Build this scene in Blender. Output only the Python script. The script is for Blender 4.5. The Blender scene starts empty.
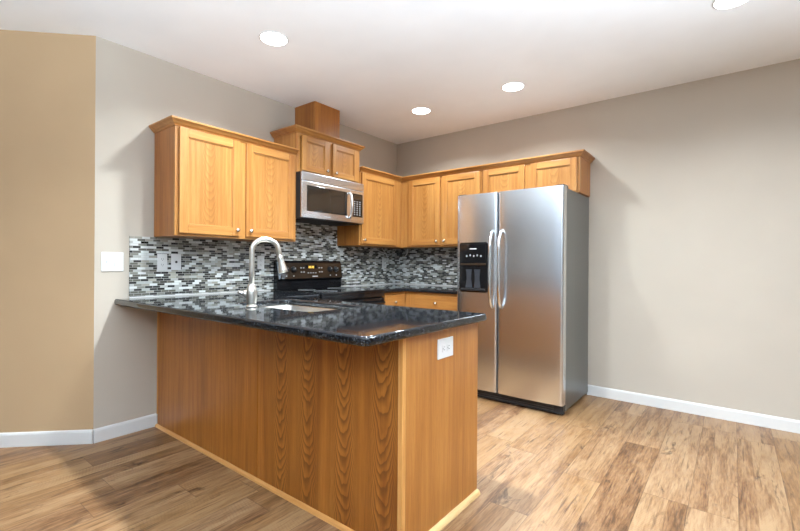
import bpy, bmesh, math, random
from mathutils import Vector, Matrix
S = bpy.context.scene
COL = S.collection
random.seed(7)

# ------------------------------------------------------------------ camera
YAW, ROLL, F = 0.6631, 0.0064, 425.9
r = Vector((math.cos(YAW), math.sin(YAW), 0)); fw = Vector((-math.sin(YAW), math.cos(YAW), 0)); u = Vector((0, 0, 1))
r3 = r*math.cos(ROLL)+u*math.sin(ROLL); u3 = u*math.cos(ROLL)-r*math.sin(ROLL)
cd = bpy.data.cameras.new('camera'); cam = bpy.data.objects.new('camera', cd); COL.objects.link(cam)
m = Matrix.Identity(4)
for i in range(3):
    m[i][0] = r3[i]; m[i][1] = u3[i]; m[i][2] = -fw[i]
m[0][3], m[1][3], m[2][3] = 3.2209, -4.0486, 1.1627
cam.matrix_world = m
cd.sensor_width = 36; cd.lens = F/800*36; cd.shift_y = -2.146/800; cd.clip_start = .05
S.camera = cam

# ------------------------------------------------------------------ world, added fill light, exposure
W = bpy.data.worlds.new('world'); S.world = W; W.use_nodes = True
W.node_tree.nodes['Background'].inputs[0].default_value = (.75, .85, 1, 1)
W.node_tree.nodes['Background'].inputs[1].default_value = .35
S.view_settings.view_transform = 'Standard'; S.view_settings.look = 'None'
S.view_settings.gamma = 1; S.view_settings.use_curve_mapping = False
S.view_settings.exposure = 0.43

def area(name, loc, rot, sx, sy, power, color):
    d = bpy.data.lights.new(name, 'AREA'); d.shape = 'RECTANGLE'; d.size = sx; d.size_y = sy
    d.energy = power; d.color = color
    o = bpy.data.objects.new(name, d); o.location = loc; o.rotation_euler = rot; COL.objects.link(o)
    return o
LAMP_POWER = 14.0
LAMP_COLOR = (.82, .93, 1.0)
# added uplights at two made-up windows, tilted up to brighten the ceiling
def fill_uplight(name, loc, toward, tilt, sx, sy, power, color, spread=106):
    t = math.radians(tilt); d = Vector((toward[0]*math.cos(t), toward[1]*math.cos(t), math.sin(t)))
    o = area(name, loc, (0, 0, 0), sx, sy, power, color)
    o.rotation_euler = d.to_track_quat('-Z', 'Y').to_euler(); o.data.spread = math.radians(spread)
fill_uplight('fill_uplight_side', (5.12, -3.9, 1.0), (-1, 0, 0), 62, 3.0, .9, 255, (.68, .84, 1.0))
fill_uplight('fill_uplight_rear', (2.2, -6.62, 1.0), (0, 1, 0), 62, 3.0, .9, 95, (.68, .84, 1.0))

# ------------------------------------------------------------------ materials
class N:
    def __init__(s, name):
        s.m = bpy.data.materials.new(name); s.m.use_nodes = True; s.t = s.m.node_tree
        s.b = s.t.nodes['Principled BSDF']
    def n(s, typ, **kw):
        x = s.t.nodes.new(typ)
        for k, v in kw.items(): setattr(x, k, v)
        return x
    def put(s, sock, v):
        if v is None: return
        if isinstance(v, (int, float)): sock.default_value = v
        elif isinstance(v, tuple): sock.default_value = v if len(sock.default_value) == len(v) else (*v, 1)
        else: s.t.links.new(v, sock)
    def math(s, op, a, b=None, c=None, clamp=False):
        x = s.n('ShaderNodeMath', operation=op); x.use_clamp = clamp
        for i, v in enumerate((a, b, c)): s.put(x.inputs[i], v)
        return x.outputs[0]
    def mix(s, f, a, b, blend='MIX'):
        x = s.n('ShaderNodeMix', data_type='RGBA', blend_type=blend)
        s.put(x.inputs[0], f); s.put(x.inputs[6], a); s.put(x.inputs[7], b)
        return x.outputs[2]
    def coords(s):
        c = s.n('ShaderNodeTexCoord').outputs['Object']
        x = s.n('ShaderNodeSeparateXYZ'); s.t.links.new(c, x.inputs[0])
        return x.outputs[0], x.outputs[1], x.outputs[2]
    def vec(s, x, y, z):
        v = s.n('ShaderNodeCombineXYZ')
        for i, a in enumerate((x, y, z)): s.put(v.inputs[i], a)
        return v.outputs[0]
    def noise(s, v, scale, detail=4, rough=.55, dist=0):
        x = s.n('ShaderNodeTexNoise'); s.put(x.inputs['Vector'], v)
        x.inputs['Scale'].default_value = scale; x.inputs['Detail'].default_value = detail
        x.inputs['Roughness'].default_value = rough; x.inputs['Distortion'].default_value = dist
        return x.outputs[0]
    def white(s, v):
        x = s.n('ShaderNodeTexWhiteNoise', noise_dimensions='3D'); s.put(x.inputs['Vector'], v); return x.outputs[0]
    def ramp(s, f, stops, interp='LINEAR'):
        x = s.n('ShaderNodeValToRGB'); s.put(x.inputs[0], f); e = x.color_ramp; e.interpolation = interp
        while len(e.elements) < len(stops): e.elements.new(.5)
        for el, (p, c) in zip(e.elements, stops): el.position = p; el.color = (*c, 1) if len(c) == 3 else c
        return x.outputs[0]
    def rng(s, f, a, b, c=0., d=1.):
        x = s.n('ShaderNodeMapRange'); s.put(x.inputs[0], f)
        for i, v in enumerate((a, b, c, d)): x.inputs[i+1].default_value = v
        return x.outputs[0]
    def bump(s, h, strength, dist=.002):
        x = s.n('ShaderNodeBump'); x.inputs['Strength'].default_value = strength; x.inputs['Distance'].default_value = dist
        s.put(x.inputs['Height'], h); s.t.links.new(x.outputs[0], s.b.inputs['Normal'])
    def set(s, **kw):
        for k, v in kw.items(): s.put(s.b.inputs[k.replace('_', ' ')], v)
        return s.m
def srgb(r_, g, b):
    f = lambda c: (c/255/12.92) if c <= 10 else ((c/255+.055)/1.055)**2.4
    return (f(r_), f(g), f(b))
def plain(name, col, rough=.5, metal=0., **kw):
    return N(name).set(Base_Color=col, Roughness=rough, Metallic=metal, **kw)

def paint(name, col, bump=.25, scale=140):
    k = N(name); x, y, z = k.coords(); v = k.vec(x, y, z)
    k.bump(k.noise(v, scale, 3), bump, .0015)
    c = k.mix(k.rng(k.noise(v, 2.2, 2), .3, .7), tuple(a*.97 for a in col), tuple(min(1, a*1.02) for a in col))
    return k.set(Base_Color=c, Roughness=.75)

def oak(name, light, mid, dark, axis='z', cath=False, strip=None, rough=.35, centers=None, cath_amt=1.0):
    """straight oak grain along axis; cath adds the nested pointed arches of flat-sawn veneer, point down"""
    k = N(name); x, y, z = k.coords()
    rnd = k.n('ShaderNodeObjectInfo').outputs['Random']
    off = k.math('MULTIPLY', rnd, 37.0)
    if axis == 'z': a, c1 = z, k.math('ADD', x, y)
    elif axis == 'x': a, c1 = x, k.math('ADD', z, y)
    else: a, c1 = y, k.math('ADD', z, x)
    c2 = k.math('SUBTRACT', x, y) if axis == 'z' else z
    al = k.math('MULTIPLY', a, .045)
    v = k.vec(k.math('ADD', c1, off), al, c2)
    fine = k.noise(v, 260, 3, .6)
    mid_n = k.noise(v, 34, 4, .6, .4)
    big = k.noise(k.vec(k.math('ADD', c1, off), k.math('MULTIPLY', a, .12), 0.), 7, 2)
    t = k.math('ADD', k.math('MULTIPLY', mid_n, .55), k.math('MULTIPLY', big, .45))
    col = k.ramp(t, [(.33, dark), (.5, mid), (.66, light)])
    pores = k.rng(fine, .52, .66)
    col = k.mix(k.math('MULTIPLY', pores, .28), col, tuple(q*.55 for q in dark))
    if cath:
        if centers:
            d = None
            for cc in centers:
                e = k.math('ABSOLUTE', k.math('SUBTRACT', c1, cc))
                d = e if d is None else k.math('MINIMUM', d, e)
        elif strip:
            d = k.math('ABSOLUTE', k.math('SUBTRACT', k.math('PINGPONG', k.math('ADD', c1, 20.0), strip), 0.0))
        else:
            d = k.math('ABSOLUTE', c1)
        wob = k.noise(k.vec(c1, k.math('MULTIPLY', a, .5), off), 8, 3, .5)
        d = k.math('ABSOLUTE', k.math('ADD', d, k.math('MULTIPLY', k.math('SUBTRACT', wob, .5), .022)))
        # nested arches, rounded at the tip and steep at the sides, tip pointing down
        dn = k.math('DIVIDE', d, .075)
        rise = k.math('MULTIPLY', k.math('MULTIPLY', dn, k.math('MULTIPLY', dn, k.math('ADD', k.math('MULTIPLY', dn, .8), .45))), .24)
        wv = k.noise(k.vec(k.math('MULTIPLY', c1, 2.0), a, off), 4.5, 3)
        ph = k.math('ADD', k.math('SUBTRACT', a, rise), k.math('MULTIPLY', wv, .20))
        fr_ = k.math('FRACT', k.math('DIVIDE', k.math('ADD', ph, 20.0), .058))
        w = k.math('MULTIPLY', k.rng(fr_, .25, .85), k.rng(fr_, .9, 1.0, 1, 0))
        w = k.math('MULTIPLY', w, k.rng(fine, .3, .5, .6, 1))
        fade = k.rng(d, .075, .118, 1, 0)
        col = k.mix(k.math('MULTIPLY', k.math('MULTIPLY', w, fade), .85*cath_amt), col, tuple(q*.52 for q in dark))
    k.bump(fine, .08, .0005)
    return k.set(Base_Color=col, Roughness=rough, Coat_Weight=.15, Coat_Roughness=.2)

OL, OM, OD = srgb(190, 138, 76), srgb(176, 120, 60), srgb(154, 96, 42)
M = {}
M['oak_v'] = oak('honey_oak_upright', OL, OM, OD, 'z')
M['oak_x'] = oak('honey_oak_along_x', OL, OM, OD, 'x')
M['oak_y'] = oak('honey_oak_along_y', OL, OM, OD, 'y')
M['oak_panel'] = oak('honey_oak_flat_sawn', OL, OM, OD, 'z', cath=True, cath_amt=.42)
BL, BM_, BD = srgb(184, 119, 50), srgb(166, 102, 38), srgb(138, 78, 26)  # same oak as the wall cabinets, with shade put into a deeper brown
M['panel_plain'] = oak('shaded_oak_straight', BL, BM_, BD, 'z')
M['panel_arch'] = oak('shaded_oak_arched', BL, BM_, BD, 'z', cath=True, centers=(-.287, -.080, .159, .386))
M['end_oak'] = oak('end_panel_oak', srgb(190, 130, 66), srgb(178, 116, 54), srgb(158, 98, 42), 'z')
M['trim_oak_x'] = oak('light_oak_trim_x', srgb(222, 168, 104), srgb(208, 150, 86), srgb(188, 130, 68), 'x')
M['trim_oak_y'] = oak('light_oak_trim_y', srgb(240, 205, 150), srgb(230, 192, 134), srgb(212, 170, 112), 'y')
M['trim_oak_z'] = oak('light_oak_trim_z', srgb(226, 172, 104), srgb(214, 156, 88), srgb(194, 134, 68), 'z')
M['wall'] = paint('greige_paint', (.515, .45, .37))
M['wall_tan'] = paint('tan_paint', (.52, .355, .20))
M['wall_dining'] = paint('bounce_cutting_brown', (.27, .22, .17))  # unseen dining walls given a dark colour to cut bounced fill
M['ceil'] = paint('ceiling_paint', (.94, .94, .94), .35, 90)
M['white_trim'] = plain('white_gloss_trim', (.70, .685, .66), .3)
M['white_plastic'] = plain('white_plastic', (.74, .735, .72), .3)
M['dark_slot'] = plain('dark_slot', (.02, .02, .02), .6)
M['black_gloss'] = plain('black_gloss', (.008, .008, .009), .08)
M['black_satin'] = plain('black_satin', (.012, .012, .013), .35)
M['black_matte'] = plain('black_matte', (.015, .015, .017), .6)
M['reflect_gloss'] = plain('reflection_tint_gloss', (.035, .022, .014), .12)  # brown tint stands in for oak reflected in black gloss
M['nickel'] = plain('brushed_nickel', (.72, .69, .63), .34, 1.)
M['nickel_knob'] = plain('nickel_knob', (.70, .66, .60), .22, 1.)
M['chrome'] = plain('polished_steel_handle', (.86, .86, .85), .16, 1.)
M['steel_side'] = plain('grey_painted_steel', (.16, .165, .16), .3, .6)
M['sink_steel'] = plain('sink_steel', (.78, .76, .72), .28, 1.)
M['amber'] = N('amber_digits').set(Base_Color=(.1, .06, .01), Emission_Color=(1, .62, .1), Emission_Strength=2.5)
M['mark'] = plain('pale_marking', (.75, .75, .74), .5)
M['grey_mark'] = plain('grey_marking', (.35, .35, .35), .5)
M['window_glass_dark'] = plain('dark_oven_glass', (.02, .017, .014), .05)
M['lens'] = N('lamp_lens').set(Base_Color=(.9, .9, .9), Emission_Color=(1, .98, .95), Emission_Strength=12.0)
M['paddle'] = plain('translucent_grey_paddle', (.04, .043, .05), .15)

def steel():
    k = N('brushed_stainless'); x, y, z = k.coords()
    # fine horizontal brushing, kept as a faint tone change
    nz = k.noise(k.vec(k.math('MULTIPLY', x, .02), k.math('MULTIPLY', y, .02), z), 420, 2)
    k.set(Base_Color=k.mix(k.rng(nz, .3, .7), (.69, .72, .755), (.73, .76, .795)), Metallic=1., Roughness=.26)
    return k.m
M['steel'] = steel()

def tile(name, horiz):
    k = N(name); x, y, z = k.coords(); uu = y if horiz == 'y' else x
    P, H = .050, .0163
    row = k.math('FLOOR', k.math('DIVIDE', z, H))
    ro = k.white(k.vec(row, 3.3, 1.7))
    cu = k.math('ADD', k.math('DIVIDE', uu, P), k.math('ADD', k.math('MULTIPLY', row, .5), k.math('MULTIPLY', ro, .25)))
    cell = k.math('FLOOR', cu)
    rn = k.white(k.vec(cell, row, 9.1))
    fu = k.math('MULTIPLY', k.math('FRACT', cu), P)
    fz = k.math('MULTIPLY', k.math('FRACT', k.math('DIVIDE', z, H)), H)
    eu = k.math('MINIMUM', fu, k.math('SUBTRACT', P, fu)); ez = k.math('MINIMUM', fz, k.math('SUBTRACT', H, fz))
    e = k.math('MINIMUM', eu, ez)
    inside = k.rng(e, .0006, .0012)
    col = k.ramp(rn, [(0, (.012, .012, .012)), (.19, (.04, .038, .032)), (.30, (.13, .125, .10)), (.43, (.25, .245, .21)), (.54, (.48, .49, .46)), (.68, (.76, .78, .76)), (.9, (.40, .38, .32))], 'CONSTANT')
    rn2 = k.white(k.vec(cell, row, 2.2))
    col = k.mix(k.math('MULTIPLY', rn2, .2), col, (.2, .2, .19))
    c = k.mix(inside, (.50, .49, .46), col)
    k.bump(k.rng(e, 0, .002), .5, .001)
    k.put(k.b.inputs['Roughness'], k.rng(inside, 0, 1, .7, .12))
    return k.set(Base_Color=c)
M['tile_y'] = tile('mosaic_tile_y', 'y'); M['tile_x'] = tile('mosaic_tile_x', 'x')

def granite():
    k = N('black_granite'); x, y, z = k.coords(); v = k.vec(x, y, z)
    vo = k.n('ShaderNodeTexVoronoi'); k.put(vo.inputs['Vector'], v); vo.inputs['Scale'].default_value = 150
    sp = k.rng(k.noise(v, 120, 3, .65), .54, .70)
    sp2 = k.rng(vo.outputs['Distance'], .12, .3, 1, 0)
    c = k.mix(k.math('MULTIPLY', sp, .8), (.006, .0065, .008), (.075, .085, .095))
    c = k.mix(k.math('MULTIPLY', k.math('MULTIPLY', sp2, k.rng(k.noise(v, 40, 2), .5, .62)), .9), c, (.24, .26, .28))
    return k.set(Base_Color=c, Roughness=.045)
M['granite'] = granite()

def floor_mat():
    k = N('rustic_oak_laminate'); x, y, z = k.coords()
    PW, PL = .192, 1.28
    cx = k.math('DIVIDE', k.math('ADD', x, .015), PW); row = k.math('FLOOR', cx)
    ro = k.white(k.vec(row, 5.1, .3))
    cy = k.math('ADD', k.math('DIVIDE', y, PL), k.math('MULTIPLY', ro, 5.0)); cell = k.math('FLOOR', cy)
    rn = k.white(k.vec(row, cell, 1.0)); rn2 = k.white(k.vec(row, cell, 2.0)); rn3 = k.white(k.vec(row, cell, 3.0))
    # each board prints two narrower strips
    sub = k.math('GREATER_THAN', k.math('FRACT', cx), k.rng(rn3, 0, 1, .35, .7))
    rs = k.white(k.vec(row, cell, k.math('ADD', sub, 4.0)))
    o = k.math('MULTIPLY', rs, 53.0)
    v = k.vec(k.math('ADD', x, o), k.math('MULTIPLY', y, .09), o)
    vb = k.vec(k.math('ADD', x, o), k.math('MULTIPLY', y, .12), o)
    g1 = k.noise(v, 120, 5, .65, .3); g2 = k.noise(vb, 15, 5, .62, .7)
    vk = k.vec(k.math('ADD', x, o), k.math('MULTIPLY', y, .35), o)
    knots = k.rng(k.noise(vk, 9, 5, .7, .8), .60, .70)
    t = k.math('ADD', k.math('MULTIPLY', g2, .52), k.math('MULTIPLY', g1, .48))
    t = k.math('ADD', t, k.math('MULTIPLY', k.math('SUBTRACT', rs, .5), .16))
    col = k.ramp(t, [(.33, srgb(104, 68, 46)), (.43, srgb(164, 120, 84)), (.51, srgb(196, 154, 114)), (.62, srgb(220, 182, 140))])
    col = k.mix(k.math('MULTIPLY', rn2, .35), col, srgb(206, 158, 96))
    # saw marks across some strips
    saw = k.math('SINE', k.math('ADD', k.math('MULTIPLY', y, 420.0), k.math('ADD', k.math('MULTIPLY', x, 130.0), k.math('MULTIPLY', k.noise(vk, 6, 2), 20.0))))
    sawm = k.math('MULTIPLY', k.rng(saw, .1, .9), k.math('MULTIPLY', k.math('GREATER_THAN', rs, .68), k.rng(k.noise(vk, 5, 2), .45, .6)))
    col = k.mix(k.math('MULTIPLY', sawm, .12), col, srgb(110, 74, 48))
    col = k.mix(k.math('MULTIPLY', knots, .8), col, srgb(84, 52, 34))
    streak = k.rng(k.noise(k.vec(k.math('ADD', x, o), k.math('MULTIPLY', y, .05), o), 70, 3, .6), .58, .7)
    col = k.mix(k.math('MULTIPLY', streak, .62), col, srgb(92, 56, 34))
    fx = k.math('FRACT', cx); fy = k.math('FRACT', cy)
    ex = k.math('MULTIPLY', k.math('MINIMUM', fx, k.math('SUBTRACT', 1.0, fx)), PW)
    ey = k.math('MULTIPLY', k.math('MINIMUM', fy, k.math('SUBTRACT', 1.0, fy)), PL)
    seam = k.rng(k.math('MINIMUM', ex, ey), .0008, .002, 1, 0)
    col = k.mix(k.math('MULTIPLY', seam, .55), col, srgb(90, 60, 40))
    col = k.mix(1.0, col, (.52, .495, .465), 'MULTIPLY')
    k.bump(k.math('SUBTRACT', g1, k.math('MULTIPLY', seam, 1.0)), .12, .001)
    k.put(k.b.inputs['Roughness'], k.rng(g1, .3, .7, .33, .46))
    return k.set(Base_Color=col)
M['floor'] = floor_mat()

# ------------------------------------------------------------------ mesh helpers
class MB:
    def __init__(s): s.bm = bmesh.new(); s.mats = []; s.cur = 0
    def use(s, mat):
        if mat not in s.mats: s.mats.append(mat)
        s.cur = s.mats.index(mat); return s
    def _tag(s, faces):
        for f in faces: f.material_index = s.cur
    def box(s, x0, x1, y0, y1, z0, z1, bev=0., seg=2):
        b = bmesh.new()
        vs = [b.verts.new(p) for p in ((x0,y0,z0),(x1,y0,z0),(x1,y1,z0),(x0,y1,z0),(x0,y0,z1),(x1,y0,z1),(x1,y1,z1),(x0,y1,z1))]
        for q in ((0,3,2,1),(4,5,6,7),(0,1,5,4),(1,2,6,5),(2,3,7,6),(3,0,4,7)): b.faces.new([vs[i] for i in q])
        if bev: bmesh.ops.bevel(b, geom=b.edges[:], offset=bev, segments=seg, affect='EDGES', profile=.5)
        s.merge(b); return s
    def merge(s, b, smooth=False):
        mp = {}
        for v in b.verts: mp[v] = s.bm.verts.new(v.co)
        for f in b.faces:
            try: nf = s.bm.faces.new([mp[v] for v in f.verts])
            except ValueError: continue
            nf.material_index = s.cur; nf.smooth = smooth or f.smooth
        b.free(); return s
    def prism(s, pts, fn, t0, t1, smooth=False):
        """polygon pts (a,b) swept between t0 and t1; fn(a,b,t)->xyz"""
        b = bmesh.new(); n = len(pts)
        A = [b.verts.new(fn(p[0], p[1], t0)) for p in pts]; B = [b.verts.new(fn(p[0], p[1], t1)) for p in pts]
        b.faces.new(A); b.faces.new(B[::-1])
        for i in range(n):
            f = b.faces.new((A[i], B[i], B[(i+1) % n], A[(i+1) % n])); f.smooth = smooth
        bmesh.ops.recalc_face_normals(b, faces=b.faces[:])
        s.merge(b); return s
    def lathe(s, prof, centre, axis='z', seg=24):
        """prof = [(radius, height)]"""
        b = bmesh.new(); rings = []; c = Vector(centre)
        for (rr, h) in prof:
            ring = []
            for i in range(seg):
                a = 2*math.pi*i/seg; p, q = rr*math.cos(a), rr*math.sin(a)
                d = {'z': (p, q, h), 'x': (h, p, q), 'y': (p, h, q), '-y': (p, -h, q)}[axis]
                ring.append(b.verts.new(c+Vector(d)))
            rings.append(ring)
        for A, B in zip(rings, rings[1:]):
            for i in range(seg):
                f = b.faces.new((A[i], A[(i+1) % seg], B[(i+1) % seg], B[i])); f.smooth = True
        b.faces.new(rings[0]); b.faces.new(rings[-1])
        bmesh.ops.recalc_face_normals(b, faces=b.faces[:])
        s.merge(b); return s
    def tube(s, pts, rad, seg=12, cap=True):
        pts = [Vector(p) for p in pts]; n = len(pts)
        rads = rad if isinstance(rad, (list, tuple)) else [rad]*n
        b = bmesh.new(); rings = []; nrm = None
        for i, p in enumerate(pts):
            t = (pts[min(i+1, n-1)]-pts[max(i-1, 0)]).normalized()
            if nrm is None:
                nrm = t.orthogonal().normalized()
            else:
                nrm = (nrm-t*nrm.dot(t)).normalized()
            bi = t.cross(nrm)
            rings.append([b.verts.new(p+(nrm*math.cos(2*math.pi*k/seg)+bi*math.sin(2*math.pi*k/seg))*rads[i]) for k in range(seg)])
        for A, B in zip(rings, rings[1:]):
            for k in range(seg):
                f = b.faces.new((A[k], A[(k+1) % seg], B[(k+1) % seg], B[k])); f.smooth = True
        if cap: b.faces.new(rings[0]); b.faces.new(rings[-1])
        bmesh.ops.recalc_face_normals(b, faces=b.faces[:])
        s.merge(b); return s
    def sweep(s, path, prof, closed_prof=True):
        """prof (out, z) swept along plan path with mitred corners; out is to the right of travel"""
        n = len(path); b = bmesh.new(); rings = []
        P = [Vector((p[0], p[1])) for p in path]
        for i in range(n):
            ds = []
            if i > 0: ds.append((P[i]-P[i-1]).normalized())
            if i < n-1: ds.append((P[i+1]-P[i]).normalized())
            ns = [Vector((d.y, -d.x)) for d in ds]
            if len(ns) == 1: o = ns[0]
            else:
                o = (ns[0]+ns[1]).normalized(); o = o/ max(.2, o.dot(ns[0]))
            rings.append([b.verts.new((P[i].x+o.x*q[0], P[i].y+o.y*q[0], q[1])) for q in prof])
        k = len(prof)
        for A, B in zip(rings, rings[1:]):
            for j in range(k): b.faces.new((A[j], A[(j+1) % k], B[(j+1) % k], B[j]))
        b.faces.new(rings[0]); b.faces.new(rings[-1])
        bmesh.ops.recalc_face_normals(b, faces=b.faces[:])
        s.merge(b); return s
    def build(s, name, mat=None, parent=None, origin=None, bevel=0., label=None):
        """world-space geometry -> one mesh object; origin (world) where its own zero sits"""
        pl = world_loc(parent) if parent else Vector((0, 0, 0))
        og = Vector(origin) if origin is not None else pl
        me = bpy.data.meshes.new(name)
        for v in s.bm.verts: v.co -= og
        s.bm.to_mesh(me); s.bm.free()
        for mt in (s.mats or [mat]): me.materials.append(M[mt])
        o = bpy.data.objects.new(name, me); COL.objects.link(o)
        o.location = og-pl
        if parent: o.parent = parent
        if bevel:
            bv = o.modifiers.new('bevel', 'BEVEL'); bv.width = bevel; bv.segments = 2; bv.limit_method = 'ANGLE'
        if label: o['label'] = label
        return o
def world_loc(o):
    v = Vector(o.location)
    while o.parent: o = o.parent; v += o.location
    return v
def thing(name, label, cat, loc, group=None):
    o = bpy.data.objects.new(name, None); o.empty_display_size = .1; COL.objects.link(o); o.location = loc
    return tag(o, label, cat, group)
def tag(o, label, cat, group=None):
    o['label'] = label; o['category'] = cat
    if group: o['group'] = group
    return o
def struct(o, label=None, cat=None):
    o['kind'] = 'structure'
    if label: o['label'] = label; o['category'] = cat or 'room'
    return o
def box1(name, mat, parent, x0, x1, y0, y1, z0, z1, bev=0., origin=None, label=None):
    return MB().box(x0, x1, y0, y1, z0, z1, bev).build(name, mat, parent, origin, label=label)

# ------------------------------------------------------------------ room shell
H = 2.607
CYA = -3.104          # corner of the left wall and the angled wall
struct(box1('floor', 'floor', None, -2.6, 5.3, -6.8, .1, -.1, 0, origin=(0, 0, 0)), 'rustic brown oak laminate floor with long planks', 'floor')
struct(box1('ceiling', 'ceil', None, -2.6, 5.3, -6.8, .1, H, H+.1), 'smooth white ceiling with recessed lights', 'ceiling')
struct(box1('wall_left', 'wall', None, -.1, 0, CYA, .1, 0, H), 'greige painted wall behind the range and sink', 'wall')
struct(box1('wall_back', 'wall', None, 0, 5.3, 0, .1, 0, H), 'greige painted wall behind the refrigerator', 'wall')
b = MB(); b.prism([(0, CYA), (-2.2, CYA-2.2), (-2.27, CYA-2.13), (-.1, CYA+.04)], lambda a, c, t: (a, c, t), 0, H)
struct(b.build('wall_angled', 'wall_tan'), 'tan painted angled wall at the far left', 'wall')
struct(box1('wall_hall', 'wall_dining', None, -2.3, -2.2, -6.8, CYA-2.2, 0, H))
# right and rear walls, each with an unseen window opening added for fill light
WY0, WY1, WZ0, WZ1 = -5.4, -2.4, .4, 2.3
b = MB()
b.box(5.2, 5.3, -6.7, WY0, 0, H); b.box(5.2, 5.3, WY1, 0, 0, H); b.box(5.2, 5.3, WY0, WY1, 0, WZ0); b.box(5.2, 5.3, WY0, WY1, WZ1, H)
struct(b.build('wall_right', 'wall_dining'))
RX0, RX1 = 0.7, 3.7
b = MB()
b.box(-2.2, RX0, -6.8, -6.7, 0, H); b.box(RX1, 5.3, -6.8, -6.7, 0, H); b.box(RX0, RX1, -6.8, -6.7, 0, WZ0); b.box(RX0, RX1, -6.8, -6.7, WZ1, H)
struct(b.build('wall_rear', 'wall_dining'))
b = MB()
for y0, y1 in ((WY0, WY0+.06), (WY1-.06, WY1), (-3.93, -3.87)): b.box(5.19, 5.31, y0, y1, WZ0, WZ1)
for z0, z1 in ((WZ0, WZ0+.06), (WZ1-.06, WZ1)): b.box(5.19, 5.31, WY0, WY1, z0, z1)
struct(b.build('added_window_1', 'white_trim'))  # both window frames are unseen, invented to go with the uplights
b = MB()
for x0, x1 in ((RX0, RX0+.06), (RX1-.06, RX1), (2.17, 2.23)): b.box(x0, x1, -6.81, -6.69, WZ0, WZ1)
for z0, z1 in ((WZ0, WZ0+.06), (WZ1-.06, WZ1)): b.box(RX0, RX1, -6.81, -6.69, z0, z1)
struct(b.build('added_window_2', 'white_trim'))
# baseboards: profile (out, z)
BB = [(0, 0), (.013, 0), (.013, .074), (.010, .083), (.004, .088), (0, .088)]
struct(MB().sweep([(0, -2.728), (0, CYA)][::-1], BB).build('baseboard_left', 'white_trim'), 'white baseboard below the peninsula overhang', 'baseboard')
struct(MB().sweep([(-2.2, CYA-2.2), (0, CYA)], BB).build('baseboard_angled', 'white_trim'), 'white baseboard along the tan angled wall', 'baseboard')
struct(MB().sweep([(2.2, 0), (5.2, 0)], BB).build('baseboard_back', 'white_trim'), 'white baseboard along the wall right of the refrigerator', 'baseboard')

# ------------------------------------------------------------------ mosaic backsplash
ZT = 1.336
b = MB(); b.box(.0005, .008, -2.905, -1.765, .9155, ZT); b.box(.0005, .008, -1.765, -.99, .9155, 1.56); b.box(.0005, .008, -.99, -.0005, .9155, ZT)
bs = b.build('backsplash', 'tile_y', None, (0, 0, 0))
tag(bs, 'grey, white and black glass mosaic backsplash on the left wall behind sink and range', 'backsplash')
box1('pale_strip', 'white_trim', bs, .008, .012, -2.905, -1.79, .9155, .924)  # thin pale strip along the foot of the tile
box1('pale_strip', 'white_trim', bs, .008, .012, -.96, -.012, .9155, .924)
bs = MB().box(.0085, 1.30, -.008, -.0005, .9155, ZT).build('backsplash', 'tile_x', None, (0, 0, 0))
tag(bs, 'grey and black glass mosaic backsplash on the back wall between corner and refrigerator', 'backsplash')
box1('pale_strip', 'white_trim', bs, .0125, 1.29, -.012, -.008, .9155, .924)

# ------------------------------------------------------------------ cabinet parts
def fmap(face, at):
    """(across, out, z) -> world; face 'L' looks along +x from x=at, 'R' looks along -y from y=at, 'K' looks along +y"""
    if face == 'L': return lambda a, o, z: (at+o, a, z)
    if face == 'R': return lambda a, o, z: (a, at-o, z)
    return lambda a, o, z: (a, at+o, z)
def fbox(b, fm, a0, a1, o0, o1, z0, z1, bev=0.):
    p, q = fm(a0, o0, z0), fm(a1, o1, z1)
    return b.box(min(p[0], q[0]), max(p[0], q[0]), min(p[1], q[1]), max(p[1], q[1]), min(p[2], q[2]), max(p[2], q[2]), bev)
def hmat(face): return 'oak_y' if face == 'L' else 'oak_x'
def knob(parent, fm, face, a, z, o=.02):
    ax = {'L': 'x', 'R': '-y', 'K': 'y'}[face]
    MB().lathe([(.0, .0), (.006, 0), (.005, .010), (.006, .014), (.0135, .018), (.015, .023), (.012, .028), (.0, .030)], fm(a, o, z), ax, 16).build('knob', 'nickel_knob', parent)
def door(parent, face, at, a0, a1, z0, z1, kn=None, rail=.058, name='door'):
    fm = fmap(face, at); T = .02; b = MB()
    b.use('oak_v'); fbox(b, fm, a0, a0+rail, .001, T, z0, z1, .003); fbox(b, fm, a1-rail, a1, .001, T, z0, z1, .003)
    b.use(hmat(face)); fbox(b, fm, a0+rail, a1-rail, .001, T-.001, z0, z0+rail, .002); fbox(b, fm, a0+rail, a1-rail, .001, T-.001, z1-rail, z1, .002)
    d = b.build(name, None, parent)
    # recessed flat panel with a small sloped bead around it
    p = MB(); fbox(p, fm, a0+rail-.006, a1-rail+.006, .002, .009, z0+rail-.006, z1-rail+.006)
    p.build('panel', 'oak_panel', d, fm((a0+a1)/2, 0, (z0+z1)/2))
    q = MB(); w = .008; i0, i1, j0, j1 = a0+rail, a1-rail, z0+rail, z1-rail
    for (x0, x1, y0, y1) in ((i0, i0+w, j0, j1), (i1-w, i1, j0, j1)):
        q.use('oak_v'); fbox(q, fm, x0, x1, .008, .0135, y0, y1, .002)
    for (x0, x1, y0, y1) in ((i0+w, i1-w, j0, j0+w), (i0+w, i1-w, j1-w, j1)):
        q.use(hmat(face)); fbox(q, fm, x0, x1, .008, .0135, y0, y1, .002)
    q.build('bead_moulding', None, d)
    if kn: knob(d, fm, face, kn[0], kn[1])
    return d
def drawer(parent, face, at, a0, a1, z0, z1):
    fm = fmap(face, at); b = MB(); fbox(b, fm, a0, a1, .001, .02, z0, z1, .004)
    d = b.build('drawer', hmat(face), parent); knob(d, fm, face, (a0+a1)/2, (z0+z1)/2)
    return d
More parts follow.
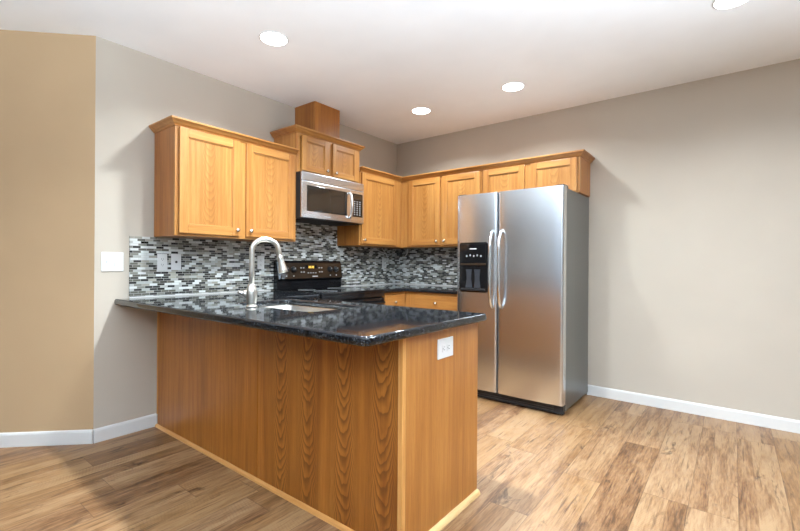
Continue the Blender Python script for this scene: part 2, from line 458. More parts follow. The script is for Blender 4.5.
CROWN = [(-.001, 0), (.007, 0), (.009, .008), (.018, .013), (.026, .024), (.036, .032), (.040, .036), (.040, .046), (-.001, .046)]
def crown(parent, path, z):
    return MB().sweep(path, [(o, z+h) for o, h in CROWN]).build('crown_moulding', 'oak_y' if abs(path[0][1]-path[-1][1]) > .7 else 'oak_x', parent)

# --- wall cabinets, left wall
ZB, ZC = 1.338, 2.072
c = thing('wall_cabinet', 'honey oak two-door wall cabinet on the left wall above the sink, left of the microwave', 'cabinet', (0, -2.257, ZB), 'honey oak wall cabinets')
box1('body', 'panel_plain', c, .0085, .30, -2.752, -1.765, ZB, ZC, 0)
b = MB(); fm = fmap('L', .30)
b.use('oak_v'); fbox(b, fm, -2.752, -2.70, 0, .02, ZB, ZC, .001); fbox(b, fm, -1.82, -1.765, 0, .02, ZB, ZC, .001); fbox(b, fm, -2.305, -2.222, 0, .02, ZB, ZC, .001)
b.use('oak_y'); fbox(b, fm, -2.70, -1.82, 0, .0195, ZB, ZB+.04, .001); fbox(b, fm, -2.70, -1.82, 0, .0195, ZC-.04, ZC, .001)
b.build('face_frame', None, c)
door(c, 'L', .32, -2.729, -2.290, 1.356, 2.060, (-2.318, 1.40))
door(c, 'L', .32, -2.238, -1.792, 1.356, 2.060, (-2.208, 1.40))
crown(c, [(.009, -2.752), (.32, -2.752), (.32, -1.765)], ZC-.006)

c = thing('wall_cabinet', 'small raised honey oak cabinet directly above the microwave', 'cabinet', (0, -1.378, 1.932), 'honey oak wall cabinets')
z0, z1 = 1.93, 2.272; y0, y1 = -1.762, -.994
box1('body', 'oak_v', c, .0085, .30, y0, y1, z0, z1)
b = MB()
b.use('oak_v'); fbox(b, fm, y0, y0+.04, 0, .02, z0, z1, .001); fbox(b, fm, y1-.04, y1, 0, .02, z0, z1, .001); fbox(b, fm, -1.41, -1.36, 0, .02, z0, z1, .001)
b.use('oak_y'); fbox(b, fm, y0+.04, y1-.04, 0, .0195, z0, z0+.03, .001); fbox(b, fm, y0+.04, y1-.04, 0, .0195, z1-.03, z1, .001)
b.build('face_frame', None, c)
door(c, 'L', .32, -1.712, -1.412, 1.951, 2.254, (-1.440, 1.985), .05)
door(c, 'L', .32, -1.362, -1.036, 1.951, 2.254, (-1.334, 1.985), .05)
crown(c, [(.002, y0), (.32, y0), (.32, y1), (.002, y1)], z1-.006)
t = thing('vent_chase', 'plain oak duct cover box rising from the raised cabinet to the ceiling', 'duct cover', (.14, -1.378, 2.3125))
box1('front_board', 'panel_plain', t, .262, .28, -1.53, -1.225, 2.3125, H-.001, .0015)
box1('side_board', 'panel_plain', t, .0015, .2615, -1.53, -1.514, 2.3125, H-.001)
box1('side_board', 'panel_plain', t, .0015, .2615, -1.241, -1.225, 2.3125, H-.001)

c = thing('wall_cabinet', 'honey oak single-door wall cabinet on the left wall between microwave and corner', 'cabinet', (0, -.5, ZB), 'honey oak wall cabinets')
y0, y1 = -.99, -.345
box1('body', 'panel_plain', c, .0085, .30, y0, -.0085, ZB, ZC)
b = MB()
b.use('oak_v'); fbox(b, fm, y0, y0+.045, 0, .02, ZB, ZC, .001); fbox(b, fm, -.445, -.32, 0, .02, ZB, ZC, .001)
b.use('oak_y'); fbox(b, fm, y0+.045, -.445, 0, .0195, ZB, ZB+.04, .001); fbox(b, fm, y0+.045, -.445, 0, .0195, ZC-.04, ZC, .001)
b.build('face_frame', None, c)
door(c, 'L', .32, -.972, -.412, 1.356, 2.060, (-.945, 1.392))
MB().sweep([(.32, y0), (.32, -.32)], [(o, ZC-.006+h) for o, h in CROWN]).build('crown_moulding', 'oak_y', c)

# --- wall cabinets, back wall
fr = fmap('R', -.30)
c = thing('wall_cabinet', 'honey oak two-door wall cabinet on the back wall, between corner and refrigerator', 'cabinet', (.82, 0, ZB), 'honey oak wall cabinets')
box1('body', 'oak_v', c, .321, 1.312, -.30, -.0085, ZB, ZC)
b = MB()
b.use('oak_v'); fbox(b, fr, .3205, .46, 0, .02, ZB, ZC, .001); fbox(b, fr, .825, .875, 0, .02, ZB, ZC, .001); fbox(b, fr, 1.268, 1.312, 0, .02, ZB, ZC, .001)
b.use('oak_x'); fbox(b, fr, .46, .825, 0, .0195, ZB, ZB+.04, .001); fbox(b, fr, .875, 1.268, 0, .0195, ZB, ZB+.04, .001); fbox(b, fr, .46, .825, 0, .0195, ZC-.04, ZC, .001); fbox(b, fr, .875, 1.268, 0, .0195, ZC-.04, ZC, .001)
b.build('face_frame', None, c)
door(c, 'R', -.32, .434, .838, 1.356, 2.060, (.808, 1.395))
door(c, 'R', -.32, .868, 1.292, 1.356, 2.060, (.898, 1.395))
MB().sweep([(.3205, -.32), (1.3125, -.32)], [(o, ZC-.006+h) for o, h in CROWN]).build('crown_moulding', 'oak_x', c)

c = thing('wall_cabinet', 'short honey oak two-door cabinet above the refrigerator', 'cabinet', (1.765, 0, 1.768), 'honey oak wall cabinets')
z0 = 1.768
box1('body', 'end_oak', c, 1.3135, 2.195, -.30, -.001, z0, ZC)
box1('end_panel', 'end_oak', c, 2.195, 2.213, -.30, -.001, z0, ZC)
b = MB()
b.use('oak_v'); fbox(b, fr, 1.3135, 1.35, 0, .02, z0, ZC, .001); fbox(b, fr, 1.73, 1.80, 0, .02, z0, ZC, .001); fbox(b, fr, 2.17, 2.213, 0, .02, z0, ZC, .001)
b.use('oak_x'); fbox(b, fr, 1.35, 1.73, 0, .0195, z0, z0+.03, .001); fbox(b, fr, 1.80, 2.17, 0, .0195, z0, z0+.03, .001); fbox(b, fr, 1.35, 1.73, 0, .0195, ZC-.03, ZC, .001); fbox(b, fr, 1.80, 2.17, 0, .0195, ZC-.03, ZC, .001)
b.build('face_frame', None, c)
door(c, 'R', -.32, 1.332, 1.738, 1.780, 2.060, None, .055)
door(c, 'R', -.32, 1.792, 2.190, 1.780, 2.060, None, .055)
MB().sweep([(1.3135, -.32), (2.213, -.32), (2.213, -.0015)], [(o, ZC-.006+h) for o, h in CROWN]).build('crown_moulding', 'oak_x', c)

# ------------------------------------------------------------------ base cabinets
CT0, CT1 = .878, .914
def base(label, loc, body, name='base_cabinet'):
    return thing(name, label, 'cabinet', loc, 'honey oak base cabinets')
c = base('honey oak base cabinet in the corner right of the range, under the left wall', (.3, -.8, 0), None)
box1('body', 'oak_v', c, .01, .585, -.98, -.012, .10, CT0-.0005)
box1('toe_kick', 'black_matte', c, .02, .53, -.975, -.02, 0, .0995)
fL = fmap('L', .585); b = MB()
b.use('oak_v'); fbox(b, fL, -.98, -.935, 0, .02, .10, CT0-.0005, .001); fbox(b, fL, -.67, -.605, 0, .02, .10, CT0-.0005, .001)
b.use('oak_y'); fbox(b, fL, -.935, -.67, 0, .0195, CT0-.035, CT0-.0005); fbox(b, fL, -.935, -.67, 0, .0195, .69, .72); fbox(b, fL, -.935, -.67, 0, .0195, .10, .13)
b.build('face_frame', None, c)
drawer(c, 'L', .605, -.948, -.665, .715, .852); door(c, 'L', .605, -.948, -.665, .12, .695, (-.92, .65))
c = base('honey oak base cabinet with drawer on the back wall beside the refrigerator', (.93, -.3, 0), None)
box1('body', 'oak_v', c, .606, 1.272, -.585, -.012, .10, CT0-.0005)
box1('toe_kick', 'black_matte', c, .606, 1.265, -.53, -.02, 0, .0995)
fR = fmap('R', -.585); b = MB()
b.use('oak_v'); fbox(b, fR, .606, .745, 0, .02, .10, CT0-.0005, .001); fbox(b, fR, 1.235, 1.272, 0, .02, .10, CT0-.0005, .001)
b.use('oak_x'); fbox(b, fR, .745, 1.235, 0, .0195, CT0-.035, CT0-.0005); fbox(b, fR, .745, 1.235, 0, .0195, .69, .72); fbox(b, fR, .745, 1.235, 0, .0195, .10, .13)
b.build('face_frame', None, c)
drawer(c, 'R', -.605, .728, 1.245, .715, .852); door(c, 'R', -.605, .728, 1.245, .12, .695, (1.21, .65))
c = base('narrow honey oak base cabinet tucked between peninsula and range', (.3, -1.93, 0), None)
box1('body', 'oak_v', c, .01, .585, -2.100, -1.772, .10, CT0-.0005)
box1('toe_kick', 'black_matte', c, .02, .53, -2.095, -1.78, 0, .0995)
drawer(c, 'L', .586, -2.07, -1.79, .715, .852); door(c, 'L', .586, -2.07, -1.79, .12, .695, (-1.82, .65))

# --- peninsula
PX, PY, PQ = 2.2044, -2.7255, -2.103
SEAM = 1.231
c = thing('peninsula_cabinet', 'oak panelled peninsula base, coloured as if in shade, under the black granite counter', 'cabinet', (1.1, -2.42, 0))
b = MB(); b.box(.012, PX-.012, PY+.006, PY+.02, .0, CT0-.0005); b.box(.012, PX-.012, PQ-.02, PQ-.002, .10, CT0-.0005)
b.box(.012, .03, PY+.02, PQ-.02, .10, CT0-.0005); b.box(PX-.03, PX-.006, PY+.02, PQ-.02, 0, CT0-.0005); b.box(.03, PX-.03, PY+.02, PQ-.02, .10, .12)
b.build('body', 'oak_v', c)
box1('toe_kick', 'black_matte', c, .02, PX-.03, PQ-.08, PQ-.07, 0, .0995)
box1('back_panel', 'panel_plain', c, .0225, SEAM-.0025, PY, PY+.006, .0, CT0-.0005, label='left oak back panel with straight grain')
box1('back_panel', 'panel_arch', c, SEAM+.0025, PX-.0205, PY, PY+.006, .0, CT0-.0005, origin=((SEAM+PX)/2+.0, PY, .4), label='right oak back panel with arched grain')
box1('scribe_strip', 'trim_oak_z', c, .0135, .022, PY-.004, PY+.006, .088, CT0-.0005)
box1('end_panel', 'end_oak', c, PX-.006, PX, PY+.0005, PQ, 0, CT0-.0005)
box1('corner_trim', 'trim_oak_z', c, PX-.020, PX+.003, PY-.004, PY+.018, .0, CT0-.0005, .002)
QR = [(0, 0)]+[(.017*math.cos(a), .017*math.sin(a)) for a in [i*math.pi/12 for i in range(7)]]
MB().sweep([(.016, PY-.0005), (PX+.0035, PY-.0005)], [(.0+o, z) for o, z in QR]).build('shoe_moulding', 'trim_oak_x', c)
MB().sweep([(PX+.0035, PY+.0), (PX+.0035, PQ)], [(-.003+o*1.2, z*1.4) for o, z in QR]).build('shoe_moulding', 'trim_oak_y', c, label='pale raw oak shoe moulding')
for i, (a0, a1) in enumerate(((.68, 1.05), (1.06, 1.43), (1.46, 1.80), (1.82, 2.17))):
    door(c, 'K', PQ-.002, a0, a1, .12, .85, (a1-.03 if i % 2 == 0 else a0+.03, .80))

# ------------------------------------------------------------------ granite worktops
def slab(name, outer, holes, corner_r=.0):
    cu = bpy.data.curves.new(name, 'CURVE'); cu.dimensions = '2D'; cu.fill_mode = 'BOTH'
    BD_ = .012; cu.extrude = (CT1-CT0)/2-BD_; cu.bevel_depth = BD_; cu.bevel_resolution = 4; cu.offset = -BD_
    for ring in [outer]+holes:
        sp = cu.splines.new('POLY'); sp.points.add(len(ring)-1); sp.use_cyclic_u = True
        for p, q in zip(sp.points, ring): p.co = (q[0], q[1], 0, 1)
    tmp = bpy.data.objects.new(name, cu); COL.objects.link(tmp)
    bpy.context.view_layer.update()
    me = bpy.data.meshes.new_from_object(tmp.evaluated_get(bpy.context.evaluated_depsgraph_get()))
    bpy.data.objects.remove(tmp)
    o = bpy.data.objects.new(name, me); COL.objects.link(o); o.location = (0, 0, (CT0+CT1)/2)
    me.materials.clear(); me.materials.append(M['granite'])
    for p in me.polygons: p.use_smooth = abs(p.normal.z) < .995
    return o
def rounded(pts, radii, seg=6):
    out = []; n = len(pts)
    for i in range(n):
        p = Vector(pts[i]); a = Vector(pts[i-1]); b_ = Vector(pts[(i+1) % n]); rr = radii[i]
        if rr == 0: out.append(tuple(p)); continue
        d1 = (a-p).normalized(); d2 = (b_-p).normalized()
        s0, s1 = p+d1*rr, p+d2*rr; ctr = p+(d1+d2)*rr
        for k in range(seg+1):
            t_ = k/seg; q = (s0-ctr).lerp(s1-ctr, t_).normalized()*rr+ctr; out.append(tuple(q))
    return out
SX0, SX1, SY0, SY1 = .83, 1.54, -2.630, -2.220
hole = rounded([(SX0, SY0), (SX1, SY0), (SX1, SY1), (SX0, SY1)], [.05]*4)
ct = slab('worktop', rounded([(.0005, -2.992), (2.256, -2.994), (2.256, -2.088), (.635, -2.088), (.635, -1.768), (.0005, -1.768)], [.004, .03, .03, .01, .01, .0]), [hole])
tag(ct, 'black speckled granite peninsula worktop with sink cut-out', 'worktop')
ct = slab('worktop', rounded([(.0005, -.982), (.635, -.982), (.635, -.635), (1.274, -.635), (1.274, -.0005), (.0005, -.0005)], [0, .01, .01, .01, 0, 0]), [])
tag(ct, 'black granite worktop in the corner between range and refrigerator', 'worktop')

# ------------------------------------------------------------------ sink
s = thing('sink', 'undermount stainless steel sink bowl in the peninsula worktop', 'sink', (1.17, -2.435, CT0))
b = MB()
def ringpts(off, rad): return rounded([(SX0-off, SY0-off), (SX1+off, SY0-off), (SX1+off, SY1+off), (SX0-off, SY1+off)], [rad]*4)
bb = bmesh.new()
levels = [(.03, .07, CT0-.001), (.004, .05, CT0-.001), (.0, .05, CT0-.006), (-.012, .045, CT0-.17), (-.03, .04, CT0-.19), (-.09, .03, CT0-.195)]
rings = [[bb.verts.new((p[0], p[1], z)) for p in ringpts(o, rd)] for o, rd, z in levels]
for A, B in zip(rings, rings[1:]):
    for i in range(len(A)):
        f = bb.faces.new((A[i], A[(i+1) % len(A)], B[(i+1) % len(A)], B[i])); f.smooth = True
bb.faces.new(rings[-1]); b.merge(bb)
bowl = b.build('bowl', 'sink_steel', s)
so = bowl.modifiers.new('thick', 'SOLIDIFY'); so.thickness = .0012
MB().lathe([(0, 0), (.042, 0), (.042, .003), (.03, .004), (.02, .001), (0, .001)], (1.17, -2.435, CT0-.1935), 'z', 20).build('drain', 'chrome', s)

# ------------------------------------------------------------------ faucet
FX, FY = 1.115, -2.690
s = thing('faucet', 'brushed nickel gooseneck pull-down faucet behind the sink', 'faucet', (FX, FY, CT1))
MB().lathe([(0, 0), (.031, 0), (.031, .006), (.026, .012), (0, .012)], (FX, FY, CT1), 'z', 24).build('base', 'nickel', s)
MB().lathe([(0, .0125), (.0235, .0125), (.026, .03), (.030, .06), (.0305, .085), (.026, .105), (.019, .122), (.0155, .13), (0, .13)], (FX, FY, CT1), 'z', 24).build('body', 'nickel', s)
dx, dy = .36, .933
R_ = .074; top = CT1+.312
pts = [(FX, FY, CT1+.128), (FX, FY, CT1+.2), (FX, FY, CT1+.26)]
for i in range(0, 15):
    a = math.pi-i*math.pi*.97/14
    q = R_+R_*math.cos(a)
    pts.append((FX+dx*q, FY+dy*q, top+R_*math.sin(a)*.92))
pts.append(tuple(Vector(pts[-1])+(Vector(pts[-1])-Vector(pts[-2])).normalized()*.028))
e = Vector(pts[-1]); dvec = (Vector(pts[-1])-Vector(pts[-2])).normalized()
MB().tube(pts, .0145, 14).build('spout', 'nickel', s)
b = MB(); prof = [(.0135, 0), (.0165, .006), (.0165, .02), (.019, .05), (.025, .085), (.027, .10), (.022, .102)]
b.tube([e+dvec*h for _, h in prof], [rr for rr, _ in prof], 16); b.build('spray_head', 'nickel', s)
hx, hy = -r.x, -r.y     # lever leaves the body to the left
hb = Vector((FX, FY, CT1+.075))
b = MB(); hd = Vector((-.75, -.66, 0)).normalized()
b.tube([hb+hd*.02, hb+hd*.040, hb+hd*.046], [.019, .019, .015], 14)
b.tube([hb+hd*.045, hb+hd*.060+Vector((0, 0, .004)), hb+hd*.075+Vector((0, 0, .012))], [.011, .009, .008], 10)
b.build('handle', 'nickel', s)

# ------------------------------------------------------------------ range
RY0, RY1 = -1.762, -.988
g = thing('range', 'black freestanding electric range with black backguard tinted with reflected oak', 'range', (.33, (RY0+RY1)/2, 0))
box1('body', 'black_satin', g, .02, .615, RY0, RY1, .02, .893)
box1('cooktop', 'black_gloss', g, .02, .655, RY0-.003, RY1+.003, .894, .920, .006)
for (cx_, cy_, rr) in ((.22, -1.56, .075), (.22, -1.19, .09), (.47, -1.56, .10), (.47, -1.19, .075)):
    b = MB(); b.tube([(cx_+rr*math.cos(a), cy_+rr*math.sin(a), .9202) for a in [i*math.pi/16 for i in range(33)]], .0008, 4, False); b.build('burner_ring', 'grey_mark', g)
# backguard leans slightly, control face black with a painted oak reflection
b = MB(); b.prism([(.012, .9205), (.070, .9205), (.070, 1.000), (.088, 1.012), (.062, 1.165), (.050, 1.182), (.012, 1.182)], lambda a, z, t: (a, t, z), RY0-.002, RY1+.002)
b.build('backguard', 'black_gloss', g, bevel=.004)
def cface(v, out=0.):   # v 0..1 up the leaning face
    return (.0885+(.062-.0885)*v+out, 1.014+(1.163-1.014)*v)
b = MB(); (xa, za), (xb, zb) = cface(.03, .0012), cface(.97, .0012)
b.prism([(xa, za), (xb, zb), (xb-.002, zb), (xa-.002, za)], lambda a, z, t: (a, t, z), RY0+.03, RY1-.006)
cp = b.build('control_panel', 'reflect_gloss', g)
for yk in (RY0+.085, RY0+.165, RY1-.165, RY1-.085):
    x_, z_ = cface(.58, .002)
    b = MB(); b.lathe([(0, 0), (.028, 0), (.028, .004), (.024, .008), (.021, .026), (.018, .029), (0, .029)], (x_, yk, z_), 'x', 20)
    kb = b.build('knob', 'black_satin', g)
    box1('pointer', 'mark', kb, x_+.0292, x_+.030, yk-.0015, yk+.0015, z_+.004, z_+.016)
    x2, z2 = cface(.16, .0013)
    box1('marking', 'mark', cp, x2, x2+.001, yk-.006, yk+.006, z2, z2+.008)
yc = (RY0+RY1)/2
xd, zd = cface(.72, .0012)
dsp = box1('display', 'black_gloss', g, xd-.001, xd+.002, yc-.075, yc+.06, zd-.016, zd+.018)
for off in (-.030, -.014, .006, .022):
    b = MB(); q = yc-.005+off
    b.box(xd+.0022, xd+.0026, q-.005, q+.005, zd+.008, zd+.0105); b.box(xd+.0022, xd+.0026, q-.005, q+.005, zd-.009, zd-.0065)
    b.box(xd+.0022, xd+.0026, q-.005, q-.003, zd-.009, zd+.0105); b.box(xd+.0022, xd+.0026, q+.003, q+.005, zd-.009, zd+.0105)
    b.build('digit', 'amber', dsp)
for i, oy in enumerate((-.13, -.10, .09, .12)):
    for v in (.42, .68):
        x_, z_ = cface(v, .0013); box1('button', 'grey_mark', cp, x_, x_+.0012, yc+oy-.009, yc+oy+.009, z_-.005, z_+.005)
for oy in (-.05, -.02, .01, .04):
    x_, z_ = cface(.36, .0013); box1('button', 'grey_mark', cp, x_, x_+.0012, yc+oy-.009, yc+oy+.009, z_-.004, z_+.004)
x_, z_ = cface(.12, .0013)
box1('nameplate', 'mark', cp, x_, x_+.001, yc-.005, yc+.06, z_, z_+.007)
od = box1('oven_door', 'black_gloss', g, .616, .650, RY0+.004, RY1-.004, .22, .845, .006)
box1('window', 'window_glass_dark', od, .650, .6515, RY0+.12, RY1-.12, .38, .68)
b = MB(); b.tube([(.652, RY0+.05, .800), (.692, RY0+.05, .803), (.700, RY0+.065, .803), (.700, RY1-.065, .803), (.692, RY1-.05, .803), (.652, RY1-.05, .800)], .012, 10); b.build('handle', 'black_gloss', od)
box1('front_rail', 'black_gloss', g, .616, .652, RY0+.002, RY1-.002, .852, .893, .004)
box1('storage_drawer', 'black_gloss', g, .616, .645, RY0+.004, RY1-.004, .06, .212, .005)
for x_ in (.08, .55):
    for y_ in (RY0+.06, RY1-.06): MB().lathe([(0, 0), (.018, 0), (.014, .02), (0, .02)], (x_, y_, 0), 'z', 10).build('foot', 'black_matte', g)

# ------------------------------------------------------------------ microwave
MY0, MY1, MZ0, MZ1 = -1.760, -.998, 1.540, 1.9285
g = thing('microwave', 'stainless over-the-range microwave with black window and keypad', 'microwave', (.19, -1.38, MZ0))
box1('body', 'black_satin', g, .009, .366, MY0, MY1, MZ0, MZ1)
box1('vent_strip', 'steel', g, .366, .387, MY0+.002, MY1-.002, 1.856, MZ1, .003)
DR = -1.185          # door / keypad seam
dm = box1('door', 'steel', g, .366, .388, MY0+.002, DR-.001, MZ0+.004, 1.853, .003)
box1('window', 'window_glass_dark', dm, .3885, .3905, MY0+.058, DR-.045, 1.602, 1.822, .001)
b = MB()
hy0 = DR-.018
b.tube([(.389, hy0, 1.815), (.402, hy0, 1.816), (.420, hy0, 1.795), (.430, hy0, 1.75), (.433, hy0, 1.70), (.430, hy0, 1.65), (.420, hy0, 1.605), (.402, hy0, 1.585), (.389, hy0, 1.586)], .0105, 12)
b.build('handle', 'chrome', dm)
cpn = box1('keypad_panel', 'steel', g, .366, .388, DR+.001, MY1-.002, MZ0+.004, 1.853, .003)
box1('keypad', 'black_gloss', cpn, .3885, .390, DR+.028, MY1-.022, 1.602, 1.822, .0005)
box1('display', 'reflect_gloss', cpn, .3901, .3905, DR+.038, MY1-.034, 1.772, 1.812)
b = MB()
for i in range(3):
    for j in range(7): 
        y_ = DR+.046+i*.036; z_ = 1.620+j*.0205; b.box(.3901, .3906, y_, y_+.017, z_, z_+.008)
b.build('buttons', 'grey_mark', cpn)
box1('nameplate', 'grey_mark', dm, .3881, .3886, -1.51, -1.43, 1.566, 1.572)
box1('grease_filter', 'black_matte', g, .05, .33, MY0+.06, MY1-.06, MZ0-.004, MZ0-.0002)

# ------------------------------------------------------------------ refrigerator
FX0, FX1, FF, FZ = 1.280, 2.212, -.7466, 1.765
g = thing('refrigerator', 'stainless side-by-side refrigerator with ice and water dispenser', 'refrigerator', ((FX0+FX1)/2, -.38, 0))
box1('cabinet', 'steel_side', g, FX0+.006, FX1-.0005, -.675, -.03, .03, FZ-.012, .004)
GAP = 1.671
def fdoor(name, x0, x1, hole=None):
    """rounded-edge door, front slightly bowed"""
    rr = .022; prof = [(x0, FF+.07), (x0, FF+rr)]
    n = 5
    for i in range(1, n+1):
        a = math.pi-i*math.pi/2/n; prof.append((x0+rr+rr*math.cos(a), FF+rr-rr*math.sin(a)))
    k = 8
    for i in range(1, k):
        t = i/k; prof.append((x0+rr+(x1-x0-2*rr)*t, FF-.006*4*t*(1-t)))
    for i in range(n+1):
        a = math.pi/2-i*math.pi/2/n; prof.append((x1-rr+rr*math.cos(a), FF+rr-rr*math.sin(a)))
    prof.append((x1, FF+.07))
    b = MB(); b.prism(prof, lambda a, c_, t: (a, c_, t), .085, FZ, True)
    for f in b.bm.faces:
        if abs(f.normal.z) > .9: f.smooth = False
    return b.build(name, 'steel', g)
d1 = fdoor('freezer_door', FX0, GAP-.004)
d2 = fdoor('fridge_door', GAP+.004, FX1)
for d in (d1, d2):
    es = d.modifiers.new('split', 'EDGE_SPLIT'); es.split_angle = math.radians(50)
for d, hx_ in ((d1, 1.632), (d2, 1.712)):
    b = MB(); pt = []
    for i in range(21):
        t = i/20; z_ = .795+.65*t
        o_ = .058*(1-abs(2*t-1)**6)
        pt.append((hx_, FF-.006-o_, z_))
    b.tube(pt, .0125, 12); b.build('handle', 'chrome', d)
DX0, DX1, DZ0, DZ1 = 1.318, 1.588, .918, 1.348
yf = FF-.004
b = MB(); b.use('black_gloss')
b.prism(rounded([(DX0, DZ0), (DX1, DZ0), (DX1, DZ1), (DX0, DZ1)], [.02]*4), lambda a, c_, t: (a, t, c_), yf-.008, yf+.004)
dp = b.build('dispenser', None, d1)
b = MB(); b.use('black_gloss')
y_ = yf-.0085
b.box(DX0+.012, DX1-.012, y_-.006, y_, 1.170, 1.335, .003); b.use('reflect_gloss'); b.box(DX0+.012, DX1-.012, y_-.010, y_, 1.150, 1.168, .003)
b.use('black_satin'); b.box(DX0+.02, DX1-.02, y_-.012, y_, .930, .950, .003)
b.use('grey_mark')
for i in range(5): b.box(DX0+.07+i*.034, DX0+.082+i*.034, y_-.0068, y_-.0062, 1.222+(.006 if i % 2 else 0), 1.238+(.006 if i % 2 else 0))
b.use('mark'); b.box(DX0+.105, DX0+.17, y_-.0068, y_-.0062, 1.288, 1.296)
b.use('paddle')
for xx in (DX0+.075, DX0+.155):
    b.prism([(xx-.008, 1.115), (xx+.052, 1.115), (xx+.046, 1.09), (xx+.044, 1.03), (xx+.054, .955), (xx-.010, .955), (xx, 1.03), (xx-.002, 1.09)], lambda a, c_, t: (a, t, c_), y_-.005, y_)
b.build('dispenser_controls', None, d1)
box1('gasket', 'black_matte', g, FX0+.012, FX1-.012, FF+.0705, -.6755, .09, FZ-.02)
kg = box1('kick_grille', 'black_matte', g, FX0+.005, FX1-.005, FF+.03, -.676, .012, .078, .003)
b = MB()
for i in range(3): b.box(FX0+.02, FX1-.08, FF+.026, FF+.0298, .022+i*.018, .030+i*.018)
b.build('grille_slats', 'black_satin', kg)
for x_ in (FX0+.04, FX1-.04): box1('hinge_cover', 'black_satin', g, x_-.035, x_+.035, -.72, -.62, FZ-.0115, FZ+.012, .004)
for x_ in (FX0+.06, FX1-.06):
    for yy in (-.64, -.09): MB().lathe([(0, 0), (.02, 0), (.02, .031), (0, .031)], (x_, yy, 0), 'z', 10).build('foot', 'black_matte', g)

# ------------------------------------------------------------------ switch, outlets
def plate_L(name, label, cat, y0, y1, z0, z1, x0=.0003, group=None):
    t = thing(name, label, cat, (x0, (y0+y1)/2, (z0+z1)/2), group)
    box1('cover_plate', 'white_plastic', t, x0, x0+.006, y0, y1, z0, z1, .002); return t, x0+.006
def duplex(t, x, yc_, zc):
    b = MB()
    for dz in (-.020, .020): b.box(x, x+.002, yc_-.0165, yc_+.0165, zc+dz-.014, zc+dz+.014, .0015)
    rcp = b.build('receptacle', 'white_plastic', t)
    b = MB()
    for dz in (-.020, .020):
        b.box(x+.0018, x+.0024, yc_-.0075, yc_-.0055, zc+dz-.003, zc+dz+.007); b.box(x+.0018, x+.0024, yc_+.0055, yc_+.0075, zc+dz-.003, zc+dz+.006)
        b.box(x+.0018, x+.0024, yc_-.002, yc_+.002, zc+dz-.010, zc+dz-.006)
    b.build('slots', 'dark_slot', rcp)
t, x_ = plate_L('light_switch', 'white two-gang switch plate on the bare wall left of the backsplash', 'switch', -3.068, -2.940, 1.098, 1.224)
box1('rocker', 'white_plastic', t, x_, x_+.003, -2.995, -2.958, 1.13, 1.192, .001)
box1('toggle_frame', 'white_plastic', t, x_, x_+.001, -3.043, -3.027, 1.148, 1.174)
box1('toggle', 'white_plastic', t, x_, x_+.012, -3.039, -3.031, 1.155, 1.172, .001)
t, x_ = plate_L('power_outlet', 'white duplex outlet on the mosaic, the left one of the pair beside the switch', 'outlet', -2.731, -2.664, 1.104, 1.219, .0083, 'outlets on the mosaic backsplash')
duplex(t, x_, -2.6975, 1.1615)
t, x_ = plate_L('jack_plate', 'white wall plate with one dark centre jack on the mosaic, right one of the pair', 'wall plate', -2.636, -2.566, 1.104, 1.220, .0083, 'outlets on the mosaic backsplash')
MB().lathe([(0, 0), (.009, 0), (.008, .004), (0, .004)], (x_, -2.601, 1.162), 'x', 14).build('jack', 'dark_slot', t)
t, x_ = plate_L('power_outlet', 'white duplex outlet on the mosaic behind the faucet', 'outlet', -1.925, -1.858, 1.104, 1.219, .0083, 'outlets on the mosaic backsplash')
duplex(t, x_, -1.8915, 1.1615)
t, x_ = plate_L('power_outlet', 'white duplex outlet near the corner with a white cord plugged in', 'outlet', -.278, -.205, 1.104, 1.222, .0083, 'outlets on the mosaic backsplash')
duplex(t, x_, -.2415, 1.163)
# outlet on the peninsula end, mounted sideways
t = thing('power_outlet', 'white duplex outlet mounted sideways on the peninsula end panel', 'outlet', (PX, -2.415, .785))
box1('cover_plate', 'white_plastic', t, PX+.0003, PX+.006, -2.481, -2.353, .742, .830, .002)
b = MB()
for dy_ in (-.020, .020): b.box(PX+.006, PX+.008, -2.415+dy_-.014, -2.415+dy_+.014, .786-.0165, .786+.0165, .0015)
rcp = b.build('receptacle', 'white_plastic', t)
b = MB()
for dy_ in (-.020, .020):
    q = -2.415+dy_
    b.box(PX+.0078, PX+.0084, q-.003, q+.007, .786-.0075, .786-.0055); b.box(PX+.0078, PX+.0084, q-.003, q+.006, .786+.0055, .786+.0075)
    b.box(PX+.0078, PX+.0084, q-.010, q-.006, .786-.002, .786+.002)
b.build('slots', 'dark_slot', rcp)
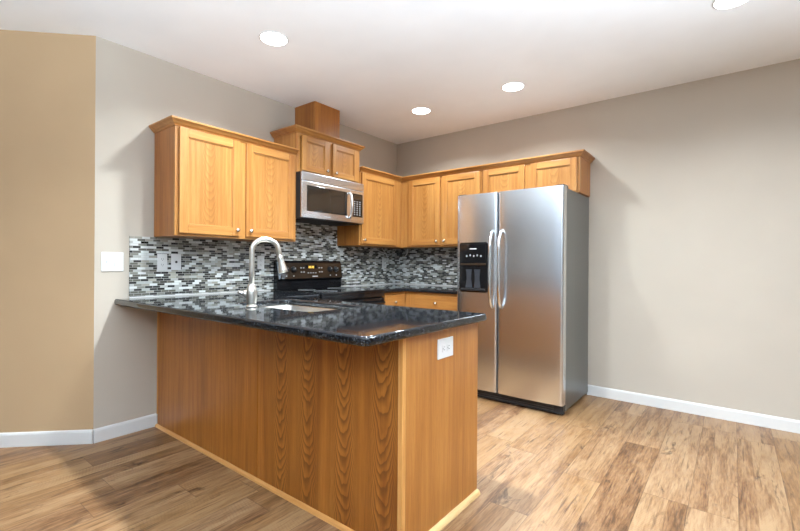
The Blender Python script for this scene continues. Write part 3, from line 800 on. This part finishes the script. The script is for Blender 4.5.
# white cords of the under-cabinet lights
t = thing('cable', 'white cord looping from the corner outlet up under the cabinets', 'cord', (.03, -.2, 1.25))
b = MB(); b.tube([(.0167, -.22, 1.185), (.04, -.22, 1.188), (.05, -.215, 1.205), (.035, -.205, 1.235), (.022, -.21, 1.262), (.02, -.26, 1.285), (.02, -.33, 1.300), (.022, -.39, 1.318), (.03, -.41, 1.3375)], .0045, 8)
b.build('cord', 'white_plastic', t)
b = MB(); b.tube([(.02, -.29, 1.3375), (.02, -.26, 1.305), (.02, -.21, 1.272), (.02, -.15, 1.262), (.02, -.09, 1.280), (.022, -.05, 1.31), (.03, -.04, 1.3375)], .004, 8)
b.build('cord_loop', 'white_plastic', t)
box1('plug', 'white_plastic', t, .0168, .040, -.232, -.208, 1.172, 1.198, .004)
t = thing('cable', 'short white cord end hanging under the back wall cabinet near the corner', 'cord', (.19, -.05, 1.3))
b = MB(); b.tube([(.215, -.05, 1.3375), (.205, -.05, 1.31), (.205, -.05, 1.285), (.190, -.05, 1.262), (.175, -.05, 1.25)], [.006, .008, .007, .005, .003], 8); b.build('cord', 'white_plastic', t)

# ------------------------------------------------------------------ recessed ceiling lights
def downlight(x, y, label, power=LAMP_POWER):
    t = thing('recessed_light', label, 'ceiling light', (x, y, H), 'recessed ceiling lights')
    MB().lathe([(.082, -.001), (.092, -.001), (.093, -.003), (.090, -.005), (.084, -.006), (.082, -.004)], (x, y, H), 'z', 32).build('trim_ring', 'white_trim', t)
    MB().lathe([(0, -.0035), (.082, -.0035), (.082, -.0055), (0, -.006)], (x, y, H), 'z', 32).build('lens', 'lens', t)
    d = bpy.data.lights.new('lamp', 'AREA'); d.shape = 'DISK'; d.size = .13; d.energy = power; d.color = LAMP_COLOR; d.spread = math.radians(142)
    o = bpy.data.objects.new('lamp', d); COL.objects.link(o); o.parent = t; o.location = (0, 0, -.010)
    return t
downlight(.883, -2.391, 'round recessed ceiling light above the sink, leftmost in the photo', 22.0)
downlight(.895, -.763, 'round recessed ceiling light above the corner, smallest and farthest of the row')
downlight(1.806, -.759, 'round recessed ceiling light in front of the refrigerator')
downlight(3.215, -1.124, 'recessed ceiling light at the top edge, near the wall right of the refrigerator')
downlight(1.85, -2.391, 'added fill light above the open end of the peninsula, built like the recessed lights, just out of the frame', 45.0)  # unseen lamp added to brighten the floor, keeping the counter's shadow edge
